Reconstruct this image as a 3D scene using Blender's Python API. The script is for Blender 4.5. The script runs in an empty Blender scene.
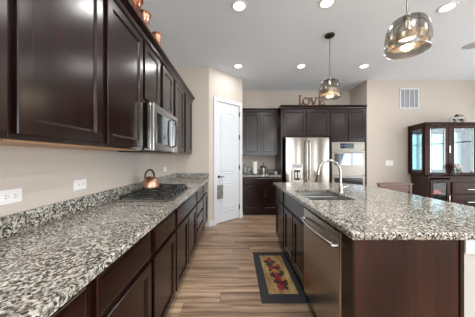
import bpy, bmesh, math, random
from mathutils import Vector, Matrix

random.seed(4)
S = bpy.context.scene
COL = S.collection

# ------------------------------------------------------------------ camera
EYE = 1.302
cam_d = bpy.data.cameras.new('camera')
cam_d.sensor_fit = 'HORIZONTAL'
cam_d.sensor_width = 36.0
cam_d.lens = 36.0 * 203.0 / 475.0
cam_d.shift_x = 2.5 / 475.0
cam_d.shift_y = -0.5 / 475.0
cam_d.clip_start = 0.02
cam = bpy.data.objects.new('camera', cam_d)
COL.objects.link(cam)
cam.location = (0, 0, EYE)
cam.rotation_euler = (math.pi / 2, 0, 0)
S.camera = cam

# ------------------------------------------------------------------ world, exposure
W = bpy.data.worlds.new('world')
S.world = W
W.use_nodes = True
bg = W.node_tree.nodes['Background']
bg.inputs['Color'].default_value = (0.82, 0.9, 1.0, 1)
bg.inputs['Strength'].default_value = 1.1
S.view_settings.view_transform = 'Standard'
S.view_settings.look = 'None'
S.view_settings.gamma = 1.0
S.view_settings.use_curve_mapping = False
S.view_settings.exposure = 0.14
S.cycles.use_denoising = True
S.cycles.max_bounces = 10
S.cycles.diffuse_bounces = 6
S.cycles.glossy_bounces = 6
S.cycles.transparent_max_bounces = 16
S.cycles.sample_clamp_indirect = 6.0
S.cycles.caustics_reflective = False
S.cycles.caustics_refractive = False


def daylight(name, loc, rot, sx, sy, watts, color=(0.93, 0.97, 1.0)):
    d = bpy.data.lights.new(name, 'AREA')
    d.shape = 'RECTANGLE'
    d.size, d.size_y = sx, sy
    d.energy = watts
    d.color = color
    o = bpy.data.objects.new(name, d)
    COL.objects.link(o)
    o.location = loc
    o.rotation_euler = rot
    return o


# daylight through the glazed openings behind the camera (just outside the panes)
daylight('daylight_rear', (2.0, -4.75, 1.25), (math.radians(108), 0, 0), 2.2, 2.2, 135)
daylight('daylight_rear_narrow', (4.65, -4.75, 1.25), (math.radians(108), 0, 0), 0.7, 2.2, 26)
daylight('daylight_rear_kitchen', (-0.25, -4.75, 1.55), (math.radians(108), 0, 0), 1.2, 1.4, 75)
daylight('daylight_right', (6.45, 0.1, 1.25), (math.radians(108), 0, math.radians(90)), 6.4, 2.2, 240)
LAMP_W = 5.5
ADDED_LAMP_W = 13.0  # for the added lamps out of view, which carry the fill light

# ------------------------------------------------------------------ materials


def newmat(name):
    m = bpy.data.materials.new(name)
    m.use_nodes = True
    nt = m.node_tree
    return m, nt, nt.nodes['Principled BSDF']


def setp(b, col=None, rough=None, metal=None, spec=None, coat=None, coat_r=None):
    if col is not None:
        b.inputs['Base Color'].default_value = (*col, 1)
    if rough is not None:
        b.inputs['Roughness'].default_value = rough
    if metal is not None:
        b.inputs['Metallic'].default_value = metal
    if spec is not None:
        b.inputs['Specular IOR Level'].default_value = spec
    if coat is not None:
        b.inputs['Coat Weight'].default_value = coat
    if coat_r is not None:
        b.inputs['Coat Roughness'].default_value = coat_r


def coords(nt, scale=(1, 1, 1), rot=(0, 0, 0), kind='Object'):
    tc = nt.nodes.new('ShaderNodeTexCoord')
    mp = nt.nodes.new('ShaderNodeMapping')
    mp.inputs['Scale'].default_value = scale
    mp.inputs['Rotation'].default_value = rot
    nt.links.new(tc.outputs[kind], mp.inputs['Vector'])
    return mp.outputs['Vector']


def noise(nt, vec, scale, detail=3, rough=0.5):
    n = nt.nodes.new('ShaderNodeTexNoise')
    n.inputs['Scale'].default_value = scale
    n.inputs['Detail'].default_value = detail
    n.inputs['Roughness'].default_value = rough
    if vec is not None:
        nt.links.new(vec, n.inputs['Vector'])
    return n.outputs['Fac']


def ramp(nt, fac, stops, interp='LINEAR'):
    r = nt.nodes.new('ShaderNodeValToRGB')
    r.color_ramp.interpolation = interp
    el = r.color_ramp.elements
    while len(el) < len(stops):
        el.new(0.5)
    for e, (p, c) in zip(el, stops):
        e.position = p
        e.color = (*c, 1) if len(c) == 3 else c
    nt.links.new(fac, r.inputs['Fac'])
    return r.outputs['Color']


def mix(nt, fac, a, b, mode='MIX'):
    m = nt.nodes.new('ShaderNodeMix')
    m.data_type = 'RGBA'
    m.blend_type = mode
    for sock, v in ((m.inputs[0], fac), (m.inputs[6], a), (m.inputs[7], b)):
        if isinstance(v, (int, float)):
            sock.default_value = v
        elif isinstance(v, tuple):
            sock.default_value = (*v, 1)
        else:
            nt.links.new(v, sock)
    return m.outputs[2]


def bump(nt, b, height, strength=0.2, dist=0.002):
    bn = nt.nodes.new('ShaderNodeBump')
    bn.inputs['Strength'].default_value = strength
    bn.inputs['Distance'].default_value = dist
    nt.links.new(height, bn.inputs['Height'])
    nt.links.new(bn.outputs['Normal'], b.inputs['Normal'])


def plain(name, col, rough=0.5, metal=0.0, spec=0.5, coat=0.0, vary=0.06, nscale=9):
    m, nt, b = newmat(name)
    setp(b, col, rough, metal, spec, coat, 0.1)
    f = noise(nt, coords(nt), nscale)
    lo = tuple(max(0, c * (1 - vary)) for c in col)
    hi = tuple(min(1, c * (1 + vary)) for c in col)
    nt.links.new(ramp(nt, f, [(0.3, lo), (0.7, hi)]), b.inputs['Base Color'])
    return m


def wood(name, dark, light, rough=0.3, axis='z', coat=0.0, scale=1.0, spec=0.5):
    m, nt, b = newmat(name)
    s = {'z': (22, 22, 1.6), 'y': (22, 1.6, 22), 'x': (1.6, 22, 22)}[axis]
    v = coords(nt, tuple(k * scale for k in s))
    f = noise(nt, v, 1.0, 5, 0.6)
    blot = noise(nt, coords(nt), 3.2, 2)
    c = ramp(nt, f, [(0.32, dark), (0.7, light)])
    c = mix(nt, ramp(nt, blot, [(0.35, (0, 0, 0)), (0.7, (0.45, 0.45, 0.45))]), c, dark)
    nt.links.new(c, b.inputs['Base Color'])
    setp(b, None, rough, 0, spec, coat, 0.12)
    return m


M = {}
M['cab'] = wood('espresso_wood', (0.0040, 0.0010, 0.0006), (0.024, 0.0055, 0.0031), 0.22, 'z', 0.0, spec=0.42)
M['cab_end'] = wood('espresso_wood_end', (0.009, 0.003, 0.002), (0.06, 0.021, 0.013), 0.34, 'z', 0.0, 0.5, spec=0.3)
M['cab_under'] = wood('maple_underside', (0.45, 0.25, 0.12), (0.6, 0.36, 0.19), 0.5, 'y')
M['hutch'] = wood('cherry_wood', (0.012, 0.0026, 0.0014), (0.045, 0.0095, 0.0045), 0.32, 'z', 0.0, spec=0.12)
M['chairwood'] = wood('chair_wood', (0.06, 0.022, 0.013), (0.15, 0.06, 0.035), 0.35, 'x', 0.2)
M['wall'] = plain('wall_paint', (0.57, 0.505, 0.448), 0.85, vary=0.015, nscale=2)
M['wall2'] = plain('island_wall_paint', (0.50, 0.485, 0.45), 0.8, vary=0.015)
M['white'] = plain('white_trim_paint', (0.66, 0.68, 0.715), 0.4, vary=0.01)
M['plate'] = plain('white_plastic', (0.85, 0.84, 0.84), 0.35, vary=0.01)
M['dark'] = plain('dark_slot', (0.02, 0.02, 0.02), 0.5)
M['black'] = plain('black_iron', (0.018, 0.018, 0.018), 0.42)
M['blackgloss'] = plain('black_gloss', (0.012, 0.013, 0.016), 0.08)
M['grate_pan'] = plain('cooktop_pan', (0.05, 0.048, 0.047), 0.25, 0.3)
M['copper'] = plain('copper', (0.60, 0.33, 0.23), 0.34, 1.0, vary=0.12)
M['copperdark'] = plain('aged_copper', (0.25, 0.10, 0.055), 0.35, 0.9, vary=0.2)
M['chrome'] = plain('brushed_nickel', (0.50, 0.48, 0.455), 0.2, 1.0, vary=0.03)
M['bronze'] = plain('dark_bronze', (0.09, 0.075, 0.06), 0.35, 0.9)
M['pewter'] = plain('pewter', (0.33, 0.31, 0.28), 0.4, 0.7, vary=0.3, nscale=40)
M['paper'] = plain('paper', (0.85, 0.83, 0.78), 0.9, vary=0.02)
M['bloom'] = plain('pale_bloom', (0.5, 0.49, 0.47), 0.7, vary=.15, nscale=40)
M['red'] = plain('red_cloth', (0.5, 0.03, 0.03), 0.6)
M['rugdark'] = plain('rug_border_fabric', (0.028, 0.026, 0.03), 0.9, vary=0.25, nscale=120)
M['underlay'] = plain('baffle_white', (0.8, 0.8, 0.78), 0.5)
M['vent'] = plain('vent_louvre', (0.42, 0.43, 0.46), 0.5)
M['speaker'] = plain('speaker_mesh', (0.42, 0.43, 0.45), 0.6)
M['lawn'] = plain('lawn', (0.10, 0.19, 0.05), 0.9, vary=0.4, nscale=4)
M['led'] = plain('led_blue', (0.1, 0.12, 0.3), 0.3)


def ceiling_mat():
    m, nt, b = newmat('ceiling_paint')
    setp(b, (0.83, 0.885, 0.96), 0.9)
    v = coords(nt)
    bump(nt, b, noise(nt, v, 60, 3), 0.25, 0.004)
    return m


M['ceil'] = ceiling_mat()


def floor_mat():
    m, nt, b = newmat('wood_plank')
    v = coords(nt)
    br = nt.nodes.new('ShaderNodeTexBrick')
    sep = nt.nodes.new('ShaderNodeSeparateXYZ')
    nt.links.new(v, sep.inputs[0])
    row = nt.nodes.new('ShaderNodeMath'); row.operation = 'DIVIDE'
    nt.links.new(sep.outputs['Y'], row.inputs[0]); row.inputs[1].default_value = 0.152
    fl = nt.nodes.new('ShaderNodeMath'); fl.operation = 'FLOOR'
    nt.links.new(row.outputs[0], fl.inputs[0])
    wn = nt.nodes.new('ShaderNodeTexWhiteNoise'); wn.noise_dimensions = '1D'
    nt.links.new(fl.outputs[0], wn.inputs['W'])
    sh = nt.nodes.new('ShaderNodeMath'); sh.operation = 'MULTIPLY_ADD'
    nt.links.new(wn.outputs['Value'], sh.inputs[0]); sh.inputs[1].default_value = 1.22
    nt.links.new(sep.outputs['X'], sh.inputs[2])
    cmb = nt.nodes.new('ShaderNodeCombineXYZ')
    nt.links.new(sh.outputs[0], cmb.inputs['X']); nt.links.new(sep.outputs['Y'], cmb.inputs['Y'])
    nt.links.new(cmb.outputs[0], br.inputs['Vector'])
    br.inputs['Color1'].default_value = (0, 0, 0, 1)
    br.inputs['Color2'].default_value = (1, 1, 1, 1)
    br.inputs['Mortar'].default_value = (0.5, 0.5, 0.5, 1)
    br.inputs['Scale'].default_value = 1
    br.inputs['Mortar Size'].default_value = 0.0015
    br.inputs['Brick Width'].default_value = 1.22
    br.inputs['Row Height'].default_value = 0.152
    br.offset = 0.0
    tone = ramp(nt, br.outputs['Color'], [(0, (0, 0, 0)), (1, (1, 1, 1))])
    # shift the grain per plank
    mp = nt.nodes.new('ShaderNodeVectorMath')
    mp.operation = 'MULTIPLY_ADD'
    nt.links.new(tone, mp.inputs[0])
    mp.inputs[1].default_value = (7.3, 3.1, 5.0)
    nt.links.new(v, mp.inputs[2])
    sc = nt.nodes.new('ShaderNodeMapping')
    sc.inputs['Scale'].default_value = (0.85, 19, 1)
    nt.links.new(mp.outputs[0], sc.inputs['Vector'])
    g = noise(nt, sc.outputs[0], 1.6, 6, 0.62)
    c = ramp(nt, g, [(0.30, (0.105, 0.060, 0.036)), (0.42, (0.27, 0.170, 0.105)),
                     (0.53, (0.46, 0.315, 0.21)), (0.68, (0.66, 0.50, 0.36))])
    t2 = ramp(nt, tone, [(0, (0.66, 0.63, 0.61)), (1, (1.12, 1.1, 1.08))])
    c = mix(nt, 1.0, c, t2, 'MULTIPLY')
    c = mix(nt, br.outputs['Fac'], c, (0.05, 0.03, 0.02))
    nt.links.new(c, b.inputs['Base Color'])
    setp(b, None, 0.38, 0, 0.45)
    bump(nt, b, g, 0.06, 0.002)
    return m


M['floor'] = floor_mat()


def granite_mat():
    m, nt, b = newmat('speckled_granite')
    v = coords(nt)
    vs = coords(nt, (1, 1, 1), (0.3, 0.5, 0.6))
    big = noise(nt, v, 17, 2)
    mid = noise(nt, v, 74, 4, 0.72)
    base = ramp(nt, mid, [(0.37, (0.010, 0.010, 0.011)), (0.43, (0.06, 0.055, 0.05)), (0.475, (0.235, 0.205, 0.16)),
                          (0.545, (0.43, 0.395, 0.325)), (0.65, (0.76, 0.745, 0.70))])
    vo = nt.nodes.new('ShaderNodeTexVoronoi')
    vo.inputs['Scale'].default_value = 125
    nt.links.new(vs, vo.inputs['Vector'])
    cell = nt.nodes.new('ShaderNodeSeparateColor')
    nt.links.new(vo.outputs['Color'], cell.inputs[0])
    black = ramp(nt, cell.outputs[0], [(0.0, (0, 0, 0)), (0.76, (0, 0, 0)), (0.79, (1, 1, 1))], 'LINEAR')
    white = ramp(nt, cell.outputs[1], [(0.0, (0, 0, 0)), (0.80, (0, 0, 0)), (0.83, (0.8, 0.8, 0.8))], 'LINEAR')
    c = mix(nt, black, base, (0.022, 0.021, 0.022))
    c = mix(nt, white, c, (0.72, 0.71, 0.68))
    c = mix(nt, ramp(nt, big, [(0.40, (0.0, 0.0, 0.0)), (0.66, (0.42, 0.42, 0.42))]), c, (0.10, 0.092, 0.085), 'MIX')
    nt.links.new(c, b.inputs['Base Color'])
    setp(b, None, 0.11, 0, 0.5)
    return m


M['granite'] = granite_mat()


def steel_mat(name, col, rough, axis):
    m, nt, b = newmat(name)
    s = {'z': (400, 400, 2), 'x': (2, 400, 400), 'y': (400, 2, 400)}[axis]
    f = noise(nt, coords(nt, s), 1.0, 3)
    nt.links.new(ramp(nt, f, [(0.3, tuple(c * 0.97 for c in col)), (0.7, tuple(min(1, c * 1.03) for c in col))]),
                 b.inputs['Base Color'])
    setp(b, None, rough, 1.0)
    return m


M['steel'] = steel_mat('stainless_steel', (0.42, 0.39, 0.35), 0.16, 'z')
M['steelx'] = steel_mat('stainless_steel_brushed', (0.44, 0.415, 0.385), 0.24, 'y')
M['ovensteel'] = steel_mat('oven_steel', (0.25, 0.225, 0.195), 0.3, 'x')
M['rimsteel'] = plain('polished_rim', (0.85, 0.85, 0.85), 0.35, 1.0, vary=.02)
M['sinksteel'] = steel_mat('sink_steel', (0.50, 0.50, 0.505), 0.3, 'x')


def glass_mat(name, tint, gloss, rough=0.02, ior=1.45):
    m = bpy.data.materials.new(name)
    m.use_nodes = True
    nt = m.node_tree
    nt.nodes.clear()
    out = nt.nodes.new('ShaderNodeOutputMaterial')
    tr = nt.nodes.new('ShaderNodeBsdfTransparent')
    tr.inputs[0].default_value = (*tint, 1)
    gl = nt.nodes.new('ShaderNodeBsdfGlossy')
    gl.inputs['Roughness'].default_value = rough
    fr = nt.nodes.new('ShaderNodeLayerWeight')
    fr.inputs['Blend'].default_value = 0.5
    pw = nt.nodes.new('ShaderNodeMath')
    pw.operation = 'POWER'
    nt.links.new(fr.outputs['Facing'], pw.inputs[0])
    pw.inputs[1].default_value = 4.5
    ma = nt.nodes.new('ShaderNodeMath')
    ma.operation = 'MULTIPLY_ADD'
    nt.links.new(pw.outputs[0], ma.inputs[0])
    ma.inputs[1].default_value = 0.9 - gloss
    ma.inputs[2].default_value = gloss
    mx = nt.nodes.new('ShaderNodeMixShader')
    nt.links.new(ma.outputs[0], mx.inputs[0])
    nt.links.new(tr.outputs[0], mx.inputs[1])
    nt.links.new(gl.outputs[0], mx.inputs[2])
    nt.links.new(mx.outputs[0], out.inputs[0])
    return m


M['pane'] = glass_mat('window_glass', (0.95, 0.97, 0.97), 0.02)
M['cabglass'] = glass_mat('cabinet_glass', (0.82, 0.90, 0.92), 0.06)
M['smoke'] = glass_mat('smoked_glass', (0.62, 0.60, 0.56), 0.08, 0.22)
M['frost'] = glass_mat('frosted_plate', (0.70, 0.69, 0.68), 0.04, 0.35)
M['clearglass'] = glass_mat('clear_glass', (0.88, 0.92, 0.93), 0.14)
M['added_mirror'] = plain('added_mirror_back', (0.30, 0.37, 0.39), 0.06, 1.0, vary=0.02)  # reflective sheet added to brighten the hutch interior
M['ovenglass'] = plain('oven_glass', (0.20, 0.23, 0.26), 0.05, 1.0, vary=.02)
M['mwglass'] = plain('microwave_glass', (0.36, 0.39, 0.42), 0.06, 1.0, vary=.02)


def emit(name, col, strength):
    m = bpy.data.materials.new(name)
    m.use_nodes = True
    nt = m.node_tree
    nt.nodes.clear()
    out = nt.nodes.new('ShaderNodeOutputMaterial')
    e = nt.nodes.new('ShaderNodeEmission')
    e.inputs[0].default_value = (*col, 1)
    e.inputs[1].default_value = strength
    nt.links.new(e.outputs[0], out.inputs[0])
    return m


M['lens'] = emit('lamp_lens', (1, 0.98, 0.95), 9.0)
M['bulb'] = emit('lamp_bulb', (1, 0.88, 0.66), 4.0)
M['display'] = emit('oven_display', (0.25, 0.3, 0.55), 0.5)

# ------------------------------------------------------------------ mesh helpers


def B():
    return bmesh.new()


def box(bm, x0, x1, y0, y1, z0, z1, bev=0.0):
    t = bmesh.new()
    bmesh.ops.create_cube(t, size=1.0)
    for v in t.verts:
        v.co = Vector((x0 + (v.co.x + .5) * (x1 - x0), y0 + (v.co.y + .5) * (y1 - y0), z0 + (v.co.z + .5) * (z1 - z0)))
    if bev > 0:
        bmesh.ops.bevel(t, geom=t.edges[:], offset=bev, segments=2, affect='EDGES', profile=0.6)
    join(bm, t)


def join(bm, t):
    me = bpy.data.meshes.new('tmp')
    t.to_mesh(me)
    t.free()
    bm.from_mesh(me)
    bpy.data.meshes.remove(me)


def loft(bm, loops, cap0=True, cap1=True, closed=True):
    vs = [[bm.verts.new(p) for p in lp] for lp in loops]
    n = len(loops[0])
    for a, b in zip(vs, vs[1:]):
        for i in range(n if closed else n - 1):
            j = (i + 1) % n
            bm.faces.new((a[i], a[j], b[j], b[i]))
    if cap0:
        bm.faces.new(vs[0][::-1])
    if cap1:
        bm.faces.new(vs[-1])


def panel(bm, O, U, V, N, w, h, prof):
    """Rectangle front: prof = (inset, out) pairs, lofted inwards."""
    O, U, V, N = map(Vector, (O, U, V, N))
    loops = []
    for ins, out in prof:
        loops.append([O + U * a + V * c + N * out for a, c in
                      ((ins, ins), (w - ins, ins), (w - ins, h - ins), (ins, h - ins))])
    loft(bm, loops)


def tube(bm, pts, r, n=10, caps=True):
    pts = [Vector(p) for p in pts]
    loops = []
    up = None
    for i, p in enumerate(pts):
        d = (pts[min(i + 1, len(pts) - 1)] - pts[max(i - 1, 0)]).normalized()
        if up is None:
            up = Vector((0, 0, 1)) if abs(d.z) < 0.9 else Vector((1, 0, 0))
        s = d.cross(up).normalized()
        up = s.cross(d).normalized()
        rr = r[i] if isinstance(r, (list, tuple)) else r
        loops.append([p + (s * math.cos(2 * math.pi * k / n) + up * math.sin(2 * math.pi * k / n)) * rr for k in range(n)])
    loft(bm, loops, caps, caps)


def ringtube(bm, c, R, r, n=28, m=8, rot=None):
    c = Vector(c)
    rot = rot or Matrix.Identity(3)
    vs = []
    for i in range(n):
        a = 2 * math.pi * i / n
        vs.append([bm.verts.new(c + rot @ Vector(((R + r * math.cos(2 * math.pi * k / m)) * math.cos(a),
                                                  (R + r * math.cos(2 * math.pi * k / m)) * math.sin(a),
                                                  r * math.sin(2 * math.pi * k / m)))) for k in range(m)])
    for i in range(n):
        for k in range(m):
            bm.faces.new((vs[i][k], vs[(i + 1) % n][k], vs[(i + 1) % n][(k + 1) % m], vs[i][(k + 1) % m]))


def lathe(bm, prof, c=(0, 0, 0), n=28, cap0=True, cap1=True, zs=1.0):
    prof = [(r, z * zs) for r, z in prof]
    c = Vector(c)
    loops = [[c + Vector((r * math.cos(2 * math.pi * k / n), r * math.sin(2 * math.pi * k / n), z)) for k in range(n)]
             for r, z in prof]
    loft(bm, loops, cap0, cap1)


def prism(bm, poly, axis, a0, a1):
    """Extrude a 2D polygon along an axis: 'z' (x,y), 'y' (x,z), 'x' (y,z)."""
    def P(p, a):
        return {'z': (p[0], p[1], a), 'y': (p[0], a, p[1]), 'x': (a, p[0], p[1])}[axis]
    loft(bm, [[P(p, a0) for p in poly], [P(p, a1) for p in poly]])


WLOC = {}


def obj(name, bm, mat, parent=None, smooth=False):
    base = WLOC.get(parent.name, Vector((0, 0, 0))) if parent else Vector((0, 0, 0))
    bmesh.ops.recalc_face_normals(bm, faces=bm.faces[:])
    bmesh.ops.translate(bm, verts=bm.verts[:], vec=-base)
    if smooth:
        for f in bm.faces:
            f.smooth = True
        for e in bm.edges:
            if len(e.link_faces) == 2 and e.calc_face_angle(0) > math.radians(38):
                e.smooth = False
    me = bpy.data.meshes.new(name)
    bm.to_mesh(me)
    bm.free()
    me.materials.append(M[mat] if isinstance(mat, str) else mat)
    o = bpy.data.objects.new(name, me)
    COL.objects.link(o)
    if parent:
        o.parent = parent
    WLOC[o.name] = base.copy()
    return o


def thing(name, label, cat, loc, group=None):
    o = bpy.data.objects.new(name, None)
    o.empty_display_size = 0.05
    COL.objects.link(o)
    o.location = loc
    WLOC[o.name] = Vector(loc)
    o['label'] = label
    o['category'] = cat
    if group:
        o['group'] = group
    return o


def tag(o, label, cat, group=None):
    o['label'] = label
    o['category'] = cat
    if group:
        o['group'] = group
    return o


def single(name, label, cat, bm, mat, loc, group=None, smooth=False):
    """A thing that is one mesh, its origin at its base."""
    bmesh.ops.translate(bm, verts=bm.verts[:], vec=-Vector(loc))
    o = obj(name, bm, mat, None, smooth)
    o.location = loc
    return tag(o, label, cat, group)


def struct(name, bm, mat, parent=None):
    o = obj(name, bm, mat, parent)
    o['kind'] = 'structure'
    return o


def sbox(name, mat, *a, bev=0.0):
    bm = B()
    box(bm, *a, bev=bev)
    return struct(name, bm, mat)


# ------------------------------------------------------------------ room shell
CEIL = 3.04
XL, XR = -1.138, 6.2
YR, YB = -4.5, 5.22       # rear wall, kitchen back wall
YD = 4.53                 # dining wall that faces the camera
YE = 3.86                 # end wall of the left counter
sbox('floor', 'floor', XL - .12, XR + .12, YR - .12, YB + .12, -0.1, 0)
sbox('ceiling', 'ceil', XL - .12, XR + .12, YR - .12, YB + .12, CEIL, CEIL + 0.1)
sbox('wall_left', 'wall', XL - .12, XL, YR - .12, YE, 0, CEIL)
# alcove end wall, the angled pantry wall (with its door opening) and the pantry's side wall
PA = Vector((-0.494, YE, 0))
PB = Vector((0.165, 4.475, 0))
PU = (PB - PA).normalized()
PN = Vector((PU.y, -PU.x, 0))   # towards the room
PL = (PB - PA).length
sbox('wall_alcove', 'wall', XL - .12, -0.494, YE, YE + .1, 0, CEIL)
D0, D1, DH = 0.178, 0.800, 2.43     # door opening along the pantry wall


def pbox(bm, a0, a1, d0, d1, z0, z1, bev=0):
    """Box on the pantry wall: a along the wall, d out of it."""
    t = bmesh.new()
    box(t, a0, a1, d0, d1, z0, z1, bev)
    for v in t.verts:
        a, d, z = v.co
        v.co = PA + PU * a + PN * d + Vector((0, 0, z))
    join(bm, t)


bm = B()
pbox(bm, 0, D0, -.1, 0, 0, CEIL)
pbox(bm, D1, PL, -.1, 0, 0, CEIL)
pbox(bm, D0, D1, -.1, 0, DH, CEIL)
struct('wall_pantry', bm, 'wall')
sbox('wall_pantry_side', 'wall', 0.065, 0.165, 4.48, YB, 0, CEIL)
sbox('wall_back', 'wall', XL, 2.945, YB, YB + .12, 0, CEIL)
bm = B()
box(bm, 2.945, XR + .12, YD, YD + .12, 0, CEIL)
box(bm, 2.945, 3.065, YD + .12, YB + .12, 0, CEIL)
struct('wall_dining', bm, 'wall')


def window_wall_x(name, x0, x1, y0, y1, openings):
    bm = B()
    y = y0
    for a, b, z0, z1 in openings:
        box(bm, x0, x1, y, a, 0, CEIL)
        box(bm, x0, x1, a, b, z1, CEIL)
        if z0 > 0.01:
            box(bm, x0, x1, a, b, 0, z0)
        y = b
    box(bm, x0, x1, y, y1, 0, CEIL)
    struct(name, bm, 'wall')


def window_wall_y(name, y0, y1, x0, x1, openings):
    bm = B()
    x = x0
    for a, b, z0, z1 in openings:
        box(bm, x, a, y0, y1, 0, CEIL)
        box(bm, a, b, y0, y1, z1, CEIL)
        if z0 > 0.01:
            box(bm, a, b, y0, y1, 0, z0)
        x = b
    box(bm, x, x1, y0, y1, 0, CEIL)
    struct(name, bm, 'wall')


window_wall_x('wall_right', XR, XR + .12, YR, YD, [(-3.1, 3.3, 0.12, 2.35)])
window_wall_y('wall_rear', YR - .12, YR, XL, XR + .12, [(-0.85, 0.35, 0.85, 2.25), (0.9, 3.1, 0.12, 2.35), (4.3, 5.0, 0.12, 2.35)])


def window(n, axis, p, a0, a1, z0, z1, cols):
    bm = B()
    w = 0.05

    def bx(a, b, c, d, dep=0.03):
        if axis == 'x':
            box(bm, p - dep, p + dep, a, b, c, d)
        else:
            box(bm, a, b, p - dep, p + dep, c, d)
    bx(a0, a1, z0, z0 + w)
    bx(a0, a1, z1 - w, z1)
    for i in range(cols + 1):
        a = a0 + (a1 - a0 - w) * i / cols
        bx(a, a + w, z0 + w, z1 - w)
    bx(a0 + w, a1 - w, z0 + (z1 - z0) * .72, z0 + (z1 - z0) * .72 + .03, 0.022)
    f = struct('window_%d' % n, bm, 'white')
    g = B()
    if axis == 'x':
        box(g, p - .004, p + .004, a0 + .01, a1 - .01, z0 + .01, z1 - .01)
    else:
        box(g, a0 + .01, a1 - .01, p - .004, p + .004, z0 + .01, z1 - .01)
    struct('window_pane', g, 'pane', f)


window(1, 'x', XR + .06, -3.1, 3.3, 0.12, 2.35, 5)
window(2, 'y', YR - .06, 0.9, 3.1, 0.12, 2.35, 2)
window(4, 'y', YR - .06, 4.3, 5.0, 0.12, 2.35, 1)
window(3, 'y', YR - .06, -0.85, 0.35, 0.85, 2.25, 1)
sbox('ground_outside', 'lawn', -14, 20, -22, 14, -0.3, -0.12)

# baseboards
bm = B(); pbox(bm, 0, 0.105, 0, 0.013, 0, 0.10, 0.003); struct('baseboard_pantry', bm, 'white')
bm = B(); pbox(bm, 0.873, PL, 0, 0.013, 0, 0.10, 0.003); struct('baseboard_corner', bm, 'white')
sbox('baseboard_dining', 'white', 2.945, XR, YD - .014, YD, 0, 0.10, bev=.003)
sbox('baseboard_rear', 'white', XL, XR, YR, YR + .014, 0, 0.10, bev=.003)

# pantry door: casing, slab with arched and square moulded panels, lever, hinges
bm = B()
pbox(bm, D0 - .07, D0 + .004, 0, .018, 0, DH + .07, .004)
pbox(bm, D1 - .004, D1 + .07, 0, .018, 0, DH + .07, .004)
pbox(bm, D0 + .004, D1 - .004, 0, .018, DH - .004, DH + .07, .004)
struct('trim_1', bm, 'white')
bm = B()
pbox(bm, D0 + .006, D1 - .006, -.04, -.004, 0.012, DH - .006, .002)


def ploop(pts, d):
    return [PA + PU * a + PN * d + Vector((0, 0, z)) for a, z in pts]


def arch_pts(a0, a1, z0, z1, rise, ins):
    a0 += ins; a1 -= ins; z0 += ins; z1 -= ins
    pts = [(a0, z0), (a1, z0), (a1, z1)]
    if rise > 0:
        n = 12
        for i in range(1, n):
            t = i / n
            pts.append((a1 + (a0 - a1) * t, z1 + rise * math.sin(math.pi * t)))
    pts.append((a0, z1))
    return pts


def door_panel(bm, a0, a1, z0, z1, rise):
    prof = [(0, -.004), (0.004, .004), (0.014, .006), (0.022, .0), (0.034, -.003), (0.05, .004), (0.06, .0055)]
    loft(bm, [ploop(arch_pts(a0, a1, z0, z1, rise, i), d) for i, d in prof], cap0=False)


door_panel(bm, D0 + .105, D1 - .105, 0.98, 2.16, 0.09)
door_panel(bm, D0 + .105, D1 - .105, 0.22, 0.80, 0)
door = struct('door_1', bm, 'white')
bm = B()
c0 = PA + PU * (D0 + .06) + Vector((0, 0, 0.93))
rotd = PN.to_track_quat('Z', 'Y').to_matrix()
t = bmesh.new(); lathe(t, [(.028, -.006), (.028, .006), (.012, .012), (.011, .045)], n=16)
for v in t.verts:
    v.co = c0 + rotd @ v.co
join(bm, t)
tube(bm, [c0 + PN * .045 - PU * .008, c0 + PN * .047 + PU * .05, c0 + PN * .045 + PU * .105], [.009, .008, .006], 8)
h = obj('door_handle', bm, 'bronze', door, True)
for z in (0.25, 1.1, 1.75, 2.24):
    bm = B()
    pbox(bm, D1 - .010, D1 + .006, -.003, .02, z - .05, z + .05, .002)
    obj('hinge', bm, 'bronze', door)

# sign hanging from the pantry door lever
sg = thing('hanging_sign', 'small grey weathered board hanging on a cord from the pantry door lever', 'sign',
           PA + PU * (D0 + .075) + PN * .05 + Vector((0, 0, .52)))
bm = B(); pbox(bm, D0 + .01, D0 + .145, .022, .034, .50, .765, .002)
M['sign'] = plain('weathered_board', (0.20, 0.19, 0.185), 0.8, vary=0.45, nscale=26)
obj('board', bm, 'sign', sg)
bm = B()
a, b2 = PA + PU * (D0 + .03) + PN * .028, PA + PU * (D0 + .125) + PN * .028
top = PA + PU * (D0 + .09) + PN * .046
tube(bm, [a + Vector((0, 0, .765)), top + Vector((0, 0, .945)), b2 + Vector((0, 0, .765))], .0025, 6)
obj('cord', bm, 'dark', sg)

# ------------------------------------------------------------------ cabinets
SHAKER = [(0, 0), (0, .016), (.003, .02), (.054, .02), (.058, .017), (.062, .011), (.067, .009)]
SLAB = [(0, 0), (0, .013), (.004, .016), (.010, .018), (.016, .020)]


class Face:
    """Maps (along, out, z) on a cabinet front to the world."""
    def __init__(s, facing, plane):
        s.f, s.p = facing, plane

    def pt(s, a, d, z):
        return {'+x': (s.p + d, a, z), '-x': (s.p - d, a, z), '-y': (a, s.p - d, z)}[s.f]

    def box(s, bm, a0, a1, d0, d1, z0, z1, bev=0):
        p, q = s.pt(a0, d0, z0), s.pt(a1, d1, z1)
        box(bm, min(p[0], q[0]), max(p[0], q[0]), min(p[1], q[1]), max(p[1], q[1]), z0, z1, bev)

    def panel(s, bm, a0, a1, z0, z1, prof, d=0):
        U = (1, 0, 0) if s.f == '-y' else (0, 1, 0)
        N = {'+x': (1, 0, 0), '-x': (-1, 0, 0), '-y': (0, -1, 0)}[s.f]
        panel(bm, s.pt(a0, d, z0), U, (0, 0, 1), N, a1 - a0, z1 - z0, prof)


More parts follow.
